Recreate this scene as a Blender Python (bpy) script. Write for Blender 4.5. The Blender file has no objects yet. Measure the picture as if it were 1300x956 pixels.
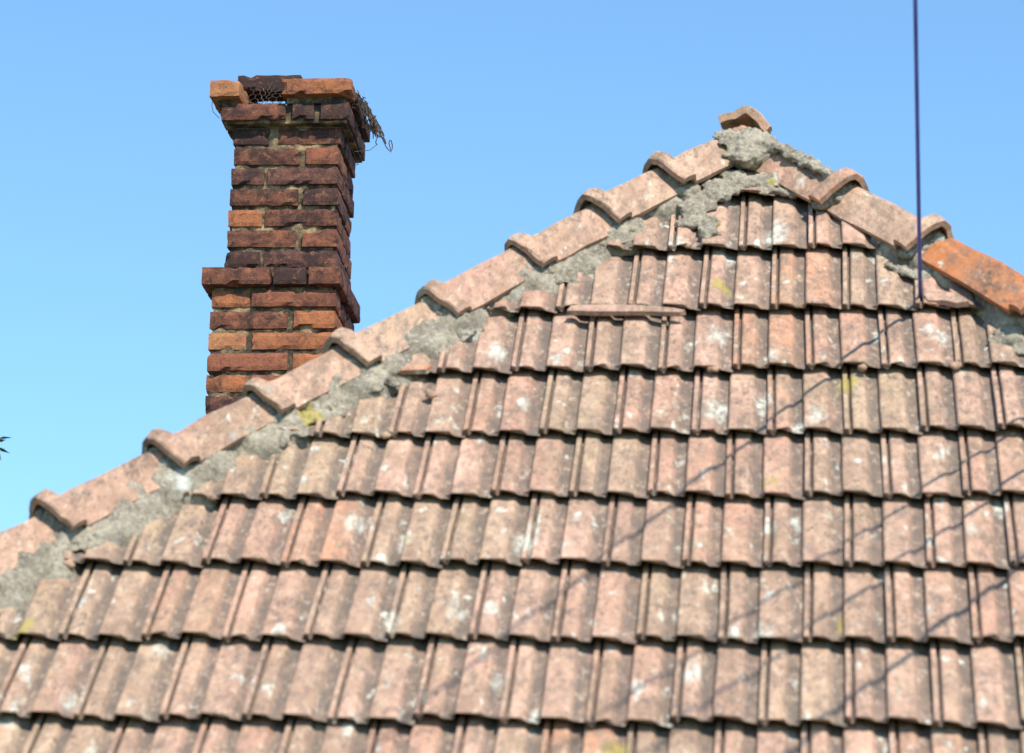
import bpy, bmesh, math, random
from mathutils import Vector, Matrix, noise

random.seed(7)
R = math.radians
scn = bpy.context.scene

# ------------------------------------------------------------------ camera
cam_d = bpy.data.cameras.new('camera')
cam = bpy.data.objects.new('camera', cam_d)
scn.collection.objects.link(cam)
right = Vector((0.99536599, 0.0935498, 0.02224815))
upv = Vector((0.00396942, -0.27114489, 0.96253036))
fwd = Vector((-0.09607699, 0.95798167, 0.27025974))
m = Matrix.Identity(4)
for i in range(3):
    m[i][0], m[i][1], m[i][2] = right[i], upv[i], -fwd[i]
m.translation = (0, 0, 1.65)
cam.matrix_world = m
cam_d.sensor_width = 36
cam_d.lens = 36 * 4300 / 1300
cam_d.clip_start = 0.05
cam_d.clip_end = 3000
cam_d.dof.use_dof = True
cam_d.dof.focus_distance = 12.2
cam_d.dof.aperture_fstop = 3.6
scn.camera = cam

# ------------------------------------------------------------------ sky, sun, exposure
AZ, EL = R(27), R(48)
SUN = Vector((math.sin(AZ) * math.cos(EL), -math.cos(AZ) * math.cos(EL), math.sin(EL)))
world = bpy.data.worlds.new('World')
scn.world = world
world.use_nodes = True
wn = world.node_tree
wn.nodes.clear()
sky = wn.nodes.new('ShaderNodeTexSky')
sky.sky_type = 'NISHITA'
sky.sun_disc = False
sky.sun_elevation = EL
sky.sun_rotation = math.pi - AZ
sky.altitude = 200
sky.air_density = 1.0
sky.dust_density = 0.0
sky.ozone_density = 5.0
bg = wn.nodes.new('ShaderNodeBackground')
bg.inputs['Strength'].default_value = 0.15
wo = wn.nodes.new('ShaderNodeOutputWorld')
wb = wn.nodes.new('ShaderNodeMix')          # camera white balance of the whole sky
wb.data_type, wb.blend_type = 'RGBA', 'MULTIPLY'
wb.inputs[0].default_value = 1.0
wb.inputs[7].default_value = (0.88, 1.035, 1.0, 1)
wn.links.new(sky.outputs[0], wb.inputs[6])
wn.links.new(wb.outputs[2], bg.inputs[0])
wn.links.new(bg.outputs[0], wo.inputs[0])
sun_d = bpy.data.lights.new('sun', 'SUN')
sun_d.energy = 3.9
sun_d.angle = R(0.5)
sun_d.color = (1.0, 0.93, 0.80)
sun = bpy.data.objects.new('sun', sun_d)
scn.collection.objects.link(sun)
sun.rotation_euler = (-SUN).to_track_quat('-Z', 'Y').to_euler()
sun.location = SUN * 30
vs = scn.view_settings
vs.view_transform = 'Standard'
vs.look = 'None'
vs.exposure = 0.66
vs.gamma = 1.0
vs.use_curve_mapping = False

# ------------------------------------------------------------------ helpers
C = scn.collection


def link(name, me, mat=None, parent=None, mw=None):
    o = bpy.data.objects.new(name, me)
    C.objects.link(o)
    if mat and not me.materials:
        me.materials.append(mat)
    if parent is not None:
        o.parent = parent
        if parent.type == 'EMPTY':
            o.matrix_parent_inverse = Matrix.Translation(-parent.location)
    if mw is not None:
        o.matrix_basis = mw
    return o


def empty(name, loc):
    o = bpy.data.objects.new(name, None)
    o.location = loc
    C.objects.link(o)
    return o


def tag(o, label=None, cat=None, group=None, kind=None):
    for k, v in (('label', label), ('category', cat), ('group', group), ('kind', kind)):
        if v:
            o[k] = v
    return o


def fin(bm, name, smooth=False):
    bmesh.ops.recalc_face_normals(bm, faces=bm.faces)
    me = bpy.data.meshes.new(name)
    bm.to_mesh(me)
    bm.free()
    if smooth:
        for p in me.polygons:
            p.use_smooth = True
    return me


def fbm(p, oct=4, h=0.6, lac=2.1):
    return noise.fractal(p, h, lac, oct)


def grid_faces(bm, rows, closed=False):
    """rows: list of lists of verts"""
    for a, b in zip(rows[:-1], rows[1:]):
        n = len(a)
        for k in range(n if closed else n - 1):
            try:
                bm.faces.new((a[k], a[(k + 1) % n], b[(k + 1) % n], b[k]))
            except ValueError:
                pass


def shell(outer, inner):
    """closed thin shell from two point grids of equal size"""
    bm = bmesh.new()
    o = [[bm.verts.new(p) for p in r] for r in outer]
    q = [[bm.verts.new(p) for p in r] for r in inner]
    grid_faces(bm, o)
    grid_faces(bm, [list(r) for r in q])
    for a, b in ((o[0], q[0]), (o[-1], q[-1])):
        for k in range(len(a) - 1):
            bm.faces.new((a[k], a[k + 1], b[k + 1], b[k]))
    for k in (0, -1):
        for i in range(len(o) - 1):
            bm.faces.new((o[i][k], o[i + 1][k], q[i + 1][k], q[i][k]))
    return bm


def tube_mesh(paths, rad, sides=6):
    bm = bmesh.new()
    for pts in paths:
        rings = []
        for i, p in enumerate(pts):
            p = Vector(p)
            t = (Vector(pts[min(i + 1, len(pts) - 1)]) - Vector(pts[max(i - 1, 0)])).normalized()
            a = t.orthogonal().normalized()
            b = t.cross(a)
            r = rad(i / max(1, len(pts) - 1)) if callable(rad) else rad
            if rings:   # keep the frame from twisting
                pa = (rings[-1][0].co - Vector(pts[i - 1]))
                a = (pa - t * pa.dot(t))
                a = a.normalized() if a.length > 1e-9 else t.orthogonal().normalized()
                b = t.cross(a)
            rings.append([bm.verts.new(p + (a * math.cos(2 * math.pi * k / sides) + b * math.sin(2 * math.pi * k / sides)) * r) for k in range(sides)])
        grid_faces(bm, rings, True)
        bm.faces.new(rings[0][::-1])
        bm.faces.new(rings[-1])
    return bm


# ------------------------------------------------------------------ materials
class NT:
    def __init__(s, name):
        s.mat = bpy.data.materials.new(name)
        s.mat.use_nodes = True
        s.t = s.mat.node_tree
        s.t.nodes.clear()
        s.out = s.n('ShaderNodeOutputMaterial')
        s.b = s.n('ShaderNodeBsdfPrincipled')
        s.l(s.b.outputs[0], s.out.inputs[0])
        s.pos = s.n('ShaderNodeNewGeometry').outputs['Position']

    def n(s, t, **k):
        x = s.t.nodes.new(t)
        for a, v in k.items():
            setattr(x, a, v)
        return x

    def l(s, a, b):
        s.t.links.new(a, b)

    def noise(s, scale, detail=5, rough=0.6, dist=0.0, off=None):
        x = s.n('ShaderNodeTexNoise')
        x.inputs['Scale'].default_value = scale
        x.inputs['Detail'].default_value = detail
        x.inputs['Roughness'].default_value = rough
        x.inputs['Distortion'].default_value = dist
        if off:
            a = s.n('ShaderNodeVectorMath', operation='ADD')
            s.l(s.pos, a.inputs[0])
            a.inputs[1].default_value = off
            s.l(a.outputs[0], x.inputs['Vector'])
        else:
            s.l(s.pos, x.inputs['Vector'])
        return x.outputs[0]

    def ramp(s, v, a, b, lo=0.0, hi=1.0):
        x = s.n('ShaderNodeMapRange')
        x.clamp = True
        s.l(v, x.inputs[0])
        x.inputs[1].default_value, x.inputs[2].default_value = a, b
        x.inputs[3].default_value, x.inputs[4].default_value = lo, hi
        return x.outputs[0]

    def math(s, op, a, b):
        x = s.n('ShaderNodeMath', operation=op)
        for i, v in enumerate((a, b)):
            if isinstance(v, (int, float)):
                x.inputs[i].default_value = v
            else:
                s.l(v, x.inputs[i])
        return x.outputs[0]

    def mix(s, f, a, b, mode='MIX'):
        x = s.n('ShaderNodeMix', data_type='RGBA', blend_type=mode)
        for i, v in ((0, f), (6, a), (7, b)):
            if isinstance(v, (int, float)):
                x.inputs[i].default_value = v
            elif isinstance(v, tuple):
                x.inputs[i].default_value = (*v, 1)
            else:
                s.l(v, x.inputs[i])
        return x.outputs[2]

    def spots(s, scale, size, warp=0.05, off=(0, 0, 0), soft=0.07):
        """irregular round patches, few of the cells filled"""
        nz = s.n('ShaderNodeTexNoise')
        nz.inputs['Scale'].default_value = 38
        nz.inputs['Detail'].default_value = 3
        s.l(s.pos, nz.inputs['Vector'])
        sc = s.n('ShaderNodeVectorMath', operation='SCALE')
        s.l(nz.outputs[1], sc.inputs[0])
        sc.inputs['Scale'].default_value = warp
        ad = s.n('ShaderNodeVectorMath', operation='ADD')
        s.l(s.pos, ad.inputs[0])
        s.l(sc.outputs[0], ad.inputs[1])
        ad2 = s.n('ShaderNodeVectorMath', operation='ADD')
        s.l(ad.outputs[0], ad2.inputs[0])
        ad2.inputs[1].default_value = off
        v = s.n('ShaderNodeTexVoronoi')
        v.inputs['Scale'].default_value = scale
        s.l(ad2.outputs[0], v.inputs['Vector'])
        sep = s.n('ShaderNodeSeparateColor')
        s.l(v.outputs['Color'], sep.inputs[0])
        thr = s.ramp(sep.outputs[0], 0.45, 1.0, 0.0, size)
        d = s.math('SUBTRACT', thr, v.outputs['Distance'])
        return s.ramp(d, 0.0, soft)

    def objcol(s):
        return s.n('ShaderNodeObjectInfo').outputs['Color']

    def done(s, col, rough=0.9, bump=None, strength=0.5, dist=0.004, spec=0.2):
        s.l(col, s.b.inputs['Base Color'])
        s.b.inputs['Roughness'].default_value = rough
        s.b.inputs['Specular IOR Level'].default_value = spec
        if bump is not None:
            bp = s.n('ShaderNodeBump')
            bp.inputs['Strength'].default_value = strength
            bp.inputs['Distance'].default_value = dist
            s.l(bump, bp.inputs['Height'])
            s.l(bp.outputs[0], s.b.inputs['Normal'])
        return s.mat


def tile_material(name, lichen=1.0, speck=1.0, stain=0.0, fade=1.0):
    t = NT(name)
    # growth and wear drawn out along the fall of the roof
    mp = t.n('ShaderNodeMapping')
    mp.inputs['Rotation'].default_value = (-R(46.5), 0, 0)
    t.l(t.pos, mp.inputs['Vector'])
    ml = t.n('ShaderNodeVectorMath', operation='MULTIPLY')
    t.l(mp.outputs[0], ml.inputs[0])
    ml.inputs[1].default_value = (1.0, 0.5, 1.0)
    t.pos = ml.outputs[0]
    base = t.objcol()
    blotch = t.noise(9, 6, 0.65)
    c = t.mix(t.ramp(blotch, 0.33, 0.64, 0, 0.9 * fade), base, (0.30, 0.19, 0.13))
    c = t.mix(t.ramp(t.noise(4.2, 4, 0.6, 0, (9, 3, 1)), 0.52, 0.74, 0, 0.45 * lichen), c, (0.37, 0.285, 0.165))
    # pale bloom on worn clay
    c = t.mix(t.ramp(t.noise(15, 5, 0.7, 0, (2, 8, 5)), 0.50, 0.75, 0, 0.55 * fade), c, (0.62, 0.42, 0.30))
    # dirt settled in the channels, dirt and painted shade on lower edges and undersides
    at = t.n('ShaderNodeAttribute', attribute_name='grime_shade')
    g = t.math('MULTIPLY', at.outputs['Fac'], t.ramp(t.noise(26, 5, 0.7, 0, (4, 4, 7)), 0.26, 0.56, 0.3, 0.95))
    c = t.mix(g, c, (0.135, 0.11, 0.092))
    # dark speckle of old lichen
    sp = t.ramp(t.noise(62, 5, 0.8), 0.50, 0.64, 0, 0.85 * speck)
    sp = t.math('MULTIPLY', sp, t.ramp(t.noise(7, 3, 0.6, 0, (1, 6, 2)), 0.30, 0.62, 0.25, 1.0))
    c = t.mix(sp, c, (0.10, 0.08, 0.07))
    c = t.mix(t.ramp(t.noise(48, 4, 0.75, 0, (3, 1, 8)), 0.54, 0.68, 0, 0.55 * fade), c, (0.62, 0.48, 0.36))
    # pale lichen rosettes
    for sc, sz, of in ((6.5, 0.30 * lichen, (0, 0, 0)), (13, 0.30 * lichen, (5, 2, 1)), (24, 0.30 * lichen, (7, 4, 3))):
        k = t.math('MULTIPLY', t.spots(sc, sz * 1.2, 0.06, of, 0.13), t.ramp(t.noise(55, 5, 0.75), 0.38, 0.58, 0.1, 0.95))
        c = t.mix(k, c, (0.56, 0.56, 0.48))
    if stain:
        k = t.math('MULTIPLY', t.spots(6, 0.55, 0.09, (2, 9, 4), 0.3), t.ramp(t.noise(40, 5, 0.75, 0, (6, 6, 1)), 0.40, 0.56, 0.0, stain))
        c = t.mix(k, c, (0.09, 0.075, 0.06))
        c = t.mix(t.math('MULTIPLY', t.spots(11, 0.30, 0.06, (4, 1, 2), 0.2), 0.8), c, (0.38, 0.36, 0.31))
    # moss yellow
    c = t.mix(t.math('MULTIPLY', t.spots(5.2, 0.22 * lichen, 0.06, (3, 7, 9)), 0.7), c, (0.36, 0.29, 0.07))
    c = t.mix(t.ramp(t.noise(27, 5, 0.75, 0, (5, 5, 2)), 0.48, 0.64, 0, 0.6 * speck), c, (0.155, 0.12, 0.10))
    h = t.math('ADD', t.math('MULTIPLY', t.noise(120, 4, 0.75), 0.6), t.noise(30, 4, 0.6))
    return t.done(c, 0.93, h, 0.55, 0.004)


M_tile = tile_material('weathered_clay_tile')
M_cap = tile_material('clay_hip_cap', 0.8, 0.9, 0.8)
M_orange = tile_material('newer_orange_clay', 0.8, 1.0, 1.0, 0.4)


def mortar_material():
    t = NT('old_lime_mortar')
    c = t.mix(t.ramp(t.noise(12, 6, 0.7), 0.35, 0.68), (0.19, 0.16, 0.12), (0.47, 0.41, 0.31))
    c = t.mix(t.ramp(t.noise(60, 4, 0.7, 0, (2, 1, 4)), 0.48, 0.66, 0, 0.7), c, (0.11, 0.095, 0.08))
    c = t.mix(t.ramp(t.noise(85, 3, 0.7, 0, (7, 1, 4)), 0.54, 0.7, 0, 0.6), c, (0.58, 0.56, 0.50))
    c = t.mix(t.math('MULTIPLY', t.math('MULTIPLY', t.spots(8, 0.50, 0.06, (1, 1, 6), .2), t.ramp(t.noise(50, 5, .75), .36, .56, .1, 1)), 0.85), c, (0.66, 0.67, 0.62))
    c = t.mix(t.math('MULTIPLY', t.spots(7, 0.38, 0.07, (8, 2, 6)), 0.7), c, (0.42, 0.34, 0.07))
    h = t.math('ADD', t.noise(70, 5, 0.75), t.noise(22, 4, 0.6))
    return t.done(c, 0.95, h, 0.9, 0.008)


M_mortar = mortar_material()


def brick_material():
    t = NT('sooty_fired_brick')
    base = t.objcol()
    c = t.mix(t.ramp(t.noise(16, 5, 0.65), 0.4, 0.7, 0, 0.8), base, (0.24, 0.095, 0.058))
    al = t.n('ShaderNodeObjectInfo')
    soot = t.n('ShaderNodeAttribute', attribute_name='soot', attribute_type='OBJECT')
    z = t.noise(13, 6, 0.78, 0.6, (6, 2, 3))
    k = t.ramp(t.math('ADD', z, t.math('MULTIPLY', soot.outputs['Fac'], 0.44)), 0.53, 0.76, 0.0, 0.95)
    c = t.mix(k, c, (0.045, 0.026, 0.024))
    c = t.mix(t.ramp(t.noise(140, 4, 0.7), 0.54, 0.68, 0, 0.6), c, (0.05, 0.03, 0.025))
    c = t.mix(t.ramp(t.noise(34, 6, 0.8, 0.5, (3, 3, 3)), 0.55, 0.70, 0, 0.65), c, (0.46, 0.20, 0.10))
    c = t.mix(t.ramp(t.noise(24, 4, 0.7, 0, (1, 8, 3)), 0.66, 0.78, 0, 0.45), c, (0.30, 0.27, 0.26))
    h = t.math('ADD', t.math('MULTIPLY', t.noise(150, 4, 0.7), 0.5), t.noise(40, 5, 0.65))
    return t.done(c, 0.9, h, 0.75, 0.006)


M_brick = brick_material()


def chimney_mortar_material():
    t = NT('sandy_chimney_mortar')
    c = t.mix(t.ramp(t.noise(20, 5, 0.7), 0.38, 0.62), (0.06, 0.045, 0.033), (0.42, 0.30, 0.165))
    c = t.mix(t.ramp(t.noise(9, 4, 0.6, 0, (3, 9, 1)), 0.44, 0.58, 0, 0.9), c, (0.045, 0.036, 0.03))
    h = t.math('ADD', t.noise(120, 4, 0.75), t.noise(45, 4, 0.6))
    return t.done(c, 0.95, h, 0.9, 0.006)


M_cmortar = chimney_mortar_material()


def plain(name, col, rough=0.7, metal=0.0, var=0.25, scale=8):
    t = NT(name)
    c = t.mix(t.ramp(t.noise(scale, 5, 0.65), 0.3, 0.7), tuple(x * (1 - var) for x in col), tuple(min(1, x * (1 + var)) for x in col))
    t.b.inputs['Metallic'].default_value = metal
    return t.done(c, rough, t.noise(scale * 6, 4, 0.6), 0.3, 0.003)


M_wire = plain('rusted_black_wire', (0.09, 0.065, 0.055), 0.65, 0.3, 0.6, 40)
M_cable = plain('blue_cable_sheath', (0.09, 0.12, 0.50), 0.45)
M_board = plain('dark_batten_board', (0.07, 0.05, 0.035), 0.9)
M_wall = plain('limewashed_wall', (0.62, 0.58, 0.50), 0.95, 0, 0.08, 3)
M_ground = plain('dry_grass_ground', (0.10, 0.12, 0.045), 0.95, 0, 0.45, 1.5)
M_bark = plain('grey_bark', (0.14, 0.11, 0.085), 0.95, 0, 0.4, 14)
M_leaf = plain('green_leaf', (0.08, 0.15, 0.05), 0.6, 0, 0.35, 6)
M_pole = plain('tarred_pole_wood', (0.09, 0.07, 0.05), 0.9, 0, 0.35, 10)
M_ceramic = plain('glazed_insulator', (0.55, 0.53, 0.48), 0.25, 0, 0.05, 5)

# ------------------------------------------------------------------ roof frame
O = Vector((-0.09226055, 9.74810627, 4.7976394))
X = Vector((1, 0, 0))
V = Vector((0, 0.68835458, 0.72537437))
N = Vector((0, -0.72537437, 0.68835458))


def P(u, v, n=0.0):
    return O + X * u + V * v + N * n


W = 0.21
HC = 0.07                      # crest of the hip caps above the tile plane
HK = 1.254
UL, UR = 1.018, 0.483          # crest lines v = HK*u+UL and v = -HK*u+UR
UA = (UR - UL) / (2 * HK)
VA = HK * UA + UL
APEX = P(UA, VA, HC)
HD = {-1: (X * 1 + V * HK).normalized(), 1: (-X + V * HK).normalized()}   # up the hip
V_EAVE = -3.06
LEN_E = (VA - V_EAVE)
HALF = LEN_E / HK              # half width of the eave
Z_EAVE = P(0, V_EAVE).z
Y_EAVE = P(0, V_EAVE).y
Y_BACK = 16.5
XC = APEX.x

# ground
bm = bmesh.new()
gv = [bm.verts.new(p) for p in ((-1500, -1500, 0), (1500, -1500, 0), (1500, 1500, 0), (-1500, 1500, 0))]
bm.faces.new(gv)
tag(link('ground', fin(bm, 'ground'), M_ground), 'dry grassy ground around the house', None, None, 'structure')

# ------------------------------------------------------------------ house
house = empty('house', (XC, (Y_EAVE + Y_BACK) / 2, 0))
tag(house, 'old house with weathered clay tiled hip roof and soot stained brick chimney', 'house')
wx, wy0, wy1, wz = HALF - 0.3, Y_EAVE + 0.35, Y_BACK - 0.3, Z_EAVE + 0.10
bm = bmesh.new()
for (x0, x1, y0, y1) in ((-wx, wx, wy0, wy0 + 0.3), (-wx, wx, wy1 - 0.3, wy1), (-wx, -wx + 0.3, wy0 + 0.3, wy1 - 0.3), (wx - 0.3, wx, wy0 + 0.3, wy1 - 0.3)):
    r = bmesh.ops.create_cube(bm, size=1)
    for v in r['verts']:
        v.co = Vector((XC + (x0 + x1) / 2 + v.co.x * (x1 - x0), (y0 + y1) / 2 + v.co.y * (y1 - y0), wz / 2 + v.co.z * wz))
# back gable
zr = APEX.z - 0.18
tri = [(XC - HALF + 0.3, wz), (XC + HALF - 0.3, wz), (XC, zr)]
fr = [[bm.verts.new((x, y, z)) for x, z in tri] for y in (wy1 - 0.3, wy1)]
bm.faces.new(fr[0]); bm.faces.new(fr[1][::-1])
for k in range(3):
    bm.faces.new((fr[0][k], fr[0][(k + 1) % 3], fr[1][(k + 1) % 3], fr[1][k]))
link('wall', fin(bm, 'wall'), M_wall, house)

# roof deck under the tiles (front face) = the part that carries the tiles
nd = -0.09
a = [P(UA, VA - 0.11, nd), P(UA - HALF, V_EAVE + 0.02, nd), P(UA + HALF, V_EAVE + 0.02, nd)]
bm = bmesh.new()
top = [bm.verts.new(p) for p in a]
bot = [bm.verts.new(p - N * 0.03) for p in a]
bm.faces.new(top); bm.faces.new(bot[::-1])
for k in range(3):
    bm.faces.new((top[k], bot[k], bot[(k + 1) % 3], top[(k + 1) % 3]))
roof = link('roof', fin(bm, 'roof'), M_board, house)
roof['label'] = 'hip end of the roof laid with interlocking clay tiles'

# ---- interlocking tile
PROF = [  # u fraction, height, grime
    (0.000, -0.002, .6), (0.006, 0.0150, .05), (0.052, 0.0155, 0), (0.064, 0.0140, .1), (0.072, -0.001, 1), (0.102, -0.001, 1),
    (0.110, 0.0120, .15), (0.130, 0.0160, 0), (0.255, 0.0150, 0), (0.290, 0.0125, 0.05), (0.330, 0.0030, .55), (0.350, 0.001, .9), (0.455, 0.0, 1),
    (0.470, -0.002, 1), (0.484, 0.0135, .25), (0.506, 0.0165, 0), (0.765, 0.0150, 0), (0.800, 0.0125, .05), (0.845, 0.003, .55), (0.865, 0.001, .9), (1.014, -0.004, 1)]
BIDX = (0, 7, 11, 15, 19, 20)
TL = 0.432


def tile_bm(seed):
    rr = random.Random(seed)
    bm = bmesh.new()
    gl = bm.verts.layers.float.new('grime_shade')
    vs_ = [0.0, 0.004, 0.13, 0.27, 0.38, TL]
    warp = [rr.uniform(-.0022, .0022) for _ in range(4)]
    rows, brow = [], []
    for i, v in enumerate(vs_):
        row = []
        for j, (u, h, g) in enumerate(PROF):
            uu = u * W
            z = h * 1.05 - (0.0022 if i == 0 else 0)
            z += warp[0] * math.sin(uu * 18 + seed) + warp[1] * math.cos(v * 14 + seed * 2)
            if i <= 1:      # worn and nibbled lower edge
                e = fbm(Vector((uu * 40, seed * 3.7, 0)), 3) * 0.0045 + max(0, fbm(Vector((uu * 25, seed * 9.1, 5)), 2) - 0.25) * 0.016
                dv = e if i == 0 else max(e, 0) * 0.6
            else:
                dv = 0
            du = fbm(Vector((v * 30, seed * 1.3 + j * .05, 4)), 2) * 0.0012
            vert = bm.verts.new((uu + du, v + dv, z - 0.006))
            vert[gl] = min(1, g + (0.6 if i == 0 else 0))  # lower edge darkened further, painted shade along with algae
            row.append(vert)
        rows.append(row)
    grid_faces(bm, rows)
    # underside follows the relief, flat thick back
    for i in (0, len(vs_) - 1):
        b = []
        for j in BIDX:
            u, h, g = PROF[j]
            x = bm.verts.new((u * W, vs_[i] + (0.016 if i == 0 else 0), h * 0.8 - 0.006 - (0.008 if i == 0 else 0.018)))
            x[gl] = 1.0  # underside fully dark, shade and dirt painted in together
            b.append(x)
        brow.append((b, BIDX))
    (b0, idx), (b1, _) = brow
    grid_faces(bm, [b0, b1])
    for b, row in ((b0, rows[0]), (b1, rows[-1])):
        for k in range(len(idx) - 1):
            bm.faces.new([row[q] for q in range(idx[k], idx[k + 1] + 1)] + [b[k + 1], b[k]])
    for k, e in ((0, 0), (-1, len(idx) - 1)):
        bm.faces.new([rows[i][k] for i in range(len(vs_))] + [b1[e], b0[e]])
    return bm


TILT = math.atan(0.045 / TL)


def tile_frame(u, v, n, rot=0.0, tilt=0.0):
    f = Matrix.Identity(4)
    for i in range(3):
        f[i][0], f[i][1], f[i][2] = X[i], V[i], N[i]
    f.translation = P(u, v, n)
    return f @ Matrix.Rotation(rot, 4, 'Z') @ Matrix.Rotation(-TILT + tilt, 4, 'X')


protos = []
for s_ in range(8):
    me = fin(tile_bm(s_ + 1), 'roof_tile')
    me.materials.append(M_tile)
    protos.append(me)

CLAY = [(0.51, 0.295, 0.21), (0.48, 0.26, 0.18), (0.50, 0.305, 0.225), (0.45, 0.305, 0.205), (0.43, 0.275, 0.195), (0.54, 0.32, 0.235), (0.46, 0.26, 0.185), (0.46, 0.31, 0.21)]
ROWS = [(0.70, 0), (0.368, 1), (0.015, 0), (-0.350, 1), (-0.694, 0), (-1.043, 1), (-1.367, 0), (-1.697, 1), (-2.035, 0), (-2.378, 1), (-2.72, 0), (V_EAVE, 1)]
ROWTILT = {2: 0.004, 3: 0.006, 4: 0.014, 5: 0.010, 6: 0.006, 7: 0.0, 8: 0.0}
HN = HC / math.tan(1.2)        # the hip edge in the tile plane lies under the crest
CUT = 0.045


def hip_cut(bm, fr, side):
    """cut a tile along the hip; side -1 left, +1 right"""
    d = HD[side]
    pl_no = N.cross(d) if side == -1 else d.cross(N)      # points out of the face
    pl_no = pl_no.normalized()
    if pl_no.x * side < 0:
        pl_no = -pl_no
    co = APEX - N * HC - pl_no * CUT
    inv = fr.inverted()
    lc, ln = inv @ co, (inv.to_3x3() @ pl_no).normalized()
    r = bmesh.ops.bisect_plane(bm, geom=bm.verts[:] + bm.edges[:] + bm.faces[:], plane_co=lc, plane_no=ln, clear_outer=True)
    ed = [e for e in r['geom_cut'] if isinstance(e, bmesh.types.BMEdge)]
    if ed:
        bmesh.ops.edgenet_fill(bm, edges=ed)


rt = random.Random(11)
for ri, (v0, par) in enumerate(ROWS):
    vv0 = max(v0, -9)
    hw = (VA - v0) / HK + 0.05
    off = 0.105 if par else 0.0
    k0 = math.floor((UA - hw - off) / W) - 1
    k1 = math.ceil((UA + hw - off) / W) + 1
    for k in range(k0, k1):
        u = off + k * W
        ul, ur = u, u + W
        # outside the face?
        lo = min((VA - v0) / HK, (VA - v0) / HK)
        if ur < UA - lo + 0.02 or ul > UA + lo - 0.02:
            continue
        j = rt.random()
        du, dv, dn = rt.gauss(0, .0014), rt.gauss(0, .005), rt.gauss(0, .0014)
        rot = rt.gauss(0, 0.004)
        tl = ROWTILT.get(ri, 0.0)
        fr = tile_frame(u + du, v0 + dv + tl * (u - 0.0), dn, rot + tl, rt.gauss(0, 0.005))
        half_top = (VA - v0 - TL) / HK - 0.09
        seed = rt.randrange(8)
        if ul > UA - half_top and ur < UA + half_top:
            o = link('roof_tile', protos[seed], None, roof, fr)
        else:
            bm = tile_bm(seed + 1)
            hip_cut(bm, fr, -1)
            if bm.faces:
                hip_cut(bm, fr, 1)
            if len(bm.faces) < 4:
                bm.free()
                continue
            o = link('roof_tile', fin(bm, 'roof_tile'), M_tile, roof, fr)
        c = CLAY[rt.randrange(len(CLAY))]
        f_ = rt.uniform(1.0, 1.22)
        if rt.random() < 0.03:
            c = (0.52, 0.25, 0.15)
        o.color = (c[0] * f_, c[1] * f_, c[2] * f_, 1)

# ---- small lumps of clay and mortar caught at tile ends
for (u, v, s_) in ((-1.06, -0.835, .018), (0.42, -0.69, .017), (-0.60, -0.34, .015), (-0.265, -0.70, .016), (-0.36, 0.03, .012), (0.16, -0.70, .013), (-1.16, -1.06, .014), (-1.60, -1.38, .014), (-1.93, -1.70, .016), (0.33, -1.355, .014)):
    bm = bmesh.new()
    bmesh.ops.create_icosphere(bm, subdivisions=2, radius=s_)
    for w_ in bm.verts:
        w_.co *= 1 + 0.5 * fbm(w_.co * 60 + Vector((u * 9, v * 9, 0)), 3)
        w_.co.z *= 0.7
    o = link('clay_crumb', fin(bm, 'clay_crumb', True), M_cap, roof, tile_frame(u, v, -0.004))
    o.color = (0.55, 0.33, 0.22, 1)

# ------------------------------------------------------------------ hip caps
CAPSLOPE = 1.12
CAPPROF = []
for k in range(13):            # rounded angle, lateral x and drop z
    x = -0.098 + 0.196 * k / 12
    z = -CAPSLOPE * (math.sqrt(x * x + 0.016 ** 2) - 0.016)
    CAPPROF.append((x, z))


def cap_bm(length, seed, broken=0.0, thick=0.016, collar=0.029, clen=0.060, flat=1.0, wide=1.0):
    rr = random.Random(seed)
    st = [(0.0, collar - 0.004), (0.006, collar), (clen * .5, collar + .002), (clen - 0.010, collar), (clen - .002, collar - .006), (clen + 0.006, 0.000),
          (clen + 0.05, -0.002), (length * 0.5, 0.0), (length * 0.75, -0.003), (length - 0.01, -0.005), (length, -0.008)]
    outer, inner = [], []
    for t, of in st:
        ro, rin = [], []
        for k, (x, z) in enumerate(CAPPROF):
            n_ = Vector((CAPSLOPE * flat * x / math.sqrt(x * x + .016 ** 2), 1)).normalized()
            nz = fbm(Vector((x * 14, t * 14, seed * 5.3)), 4) * 0.0065
            tt = t
            if t == 0.0:
                tt += fbm(Vector((x * 30, seed * 2.2, 1)), 3) * 0.006
            if t >= length - 0.011:
                tt += fbm(Vector((x * 30, seed * 4.2, 9)), 3) * (0.008 + broken)
            ww = (1 - 0.10 * (t / length)) * wide
            b = Vector((x * ww, z * flat))
            q = b + n_ * (of + nz)
            i_ = b + n_ * (max(of, -0.004) * 0.9 - thick + nz)
            ro.append((q.x, tt, q.y))
            rin.append((i_.x, tt, i_.y))
        outer.append(ro)
        inner.append(rin)
    return shell(outer, inner)


def side_normal(side):
    d = HD[side]
    n = d.cross(Vector((0, 1, 0)))
    if n.z < 0:
        n = -n
    return n.normalized()


def hip_frame(side, u, lift=0.0, yaw=0.0, pitch=0.0, roll=0.0):
    """frame whose y axis runs up the hip, z away from the roof, at crest position u"""
    d = HD[side]
    z = (N + side_normal(side)).normalized()
    z = (z - d * z.dot(d)).normalized()
    x = d.cross(z)
    f = Matrix.Identity(4)
    for i in range(3):
        f[i][0], f[i][1], f[i][2] = x[i], d[i], z[i]
    v = HK * u + UL if side == -1 else -HK * u + UR
    f.translation = P(u, v, HC) + z * lift
    return f @ Matrix.Rotation(yaw, 4, 'Z') @ Matrix.Rotation(pitch, 4, 'X') @ Matrix.Rotation(roll, 4, 'Y')


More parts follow.
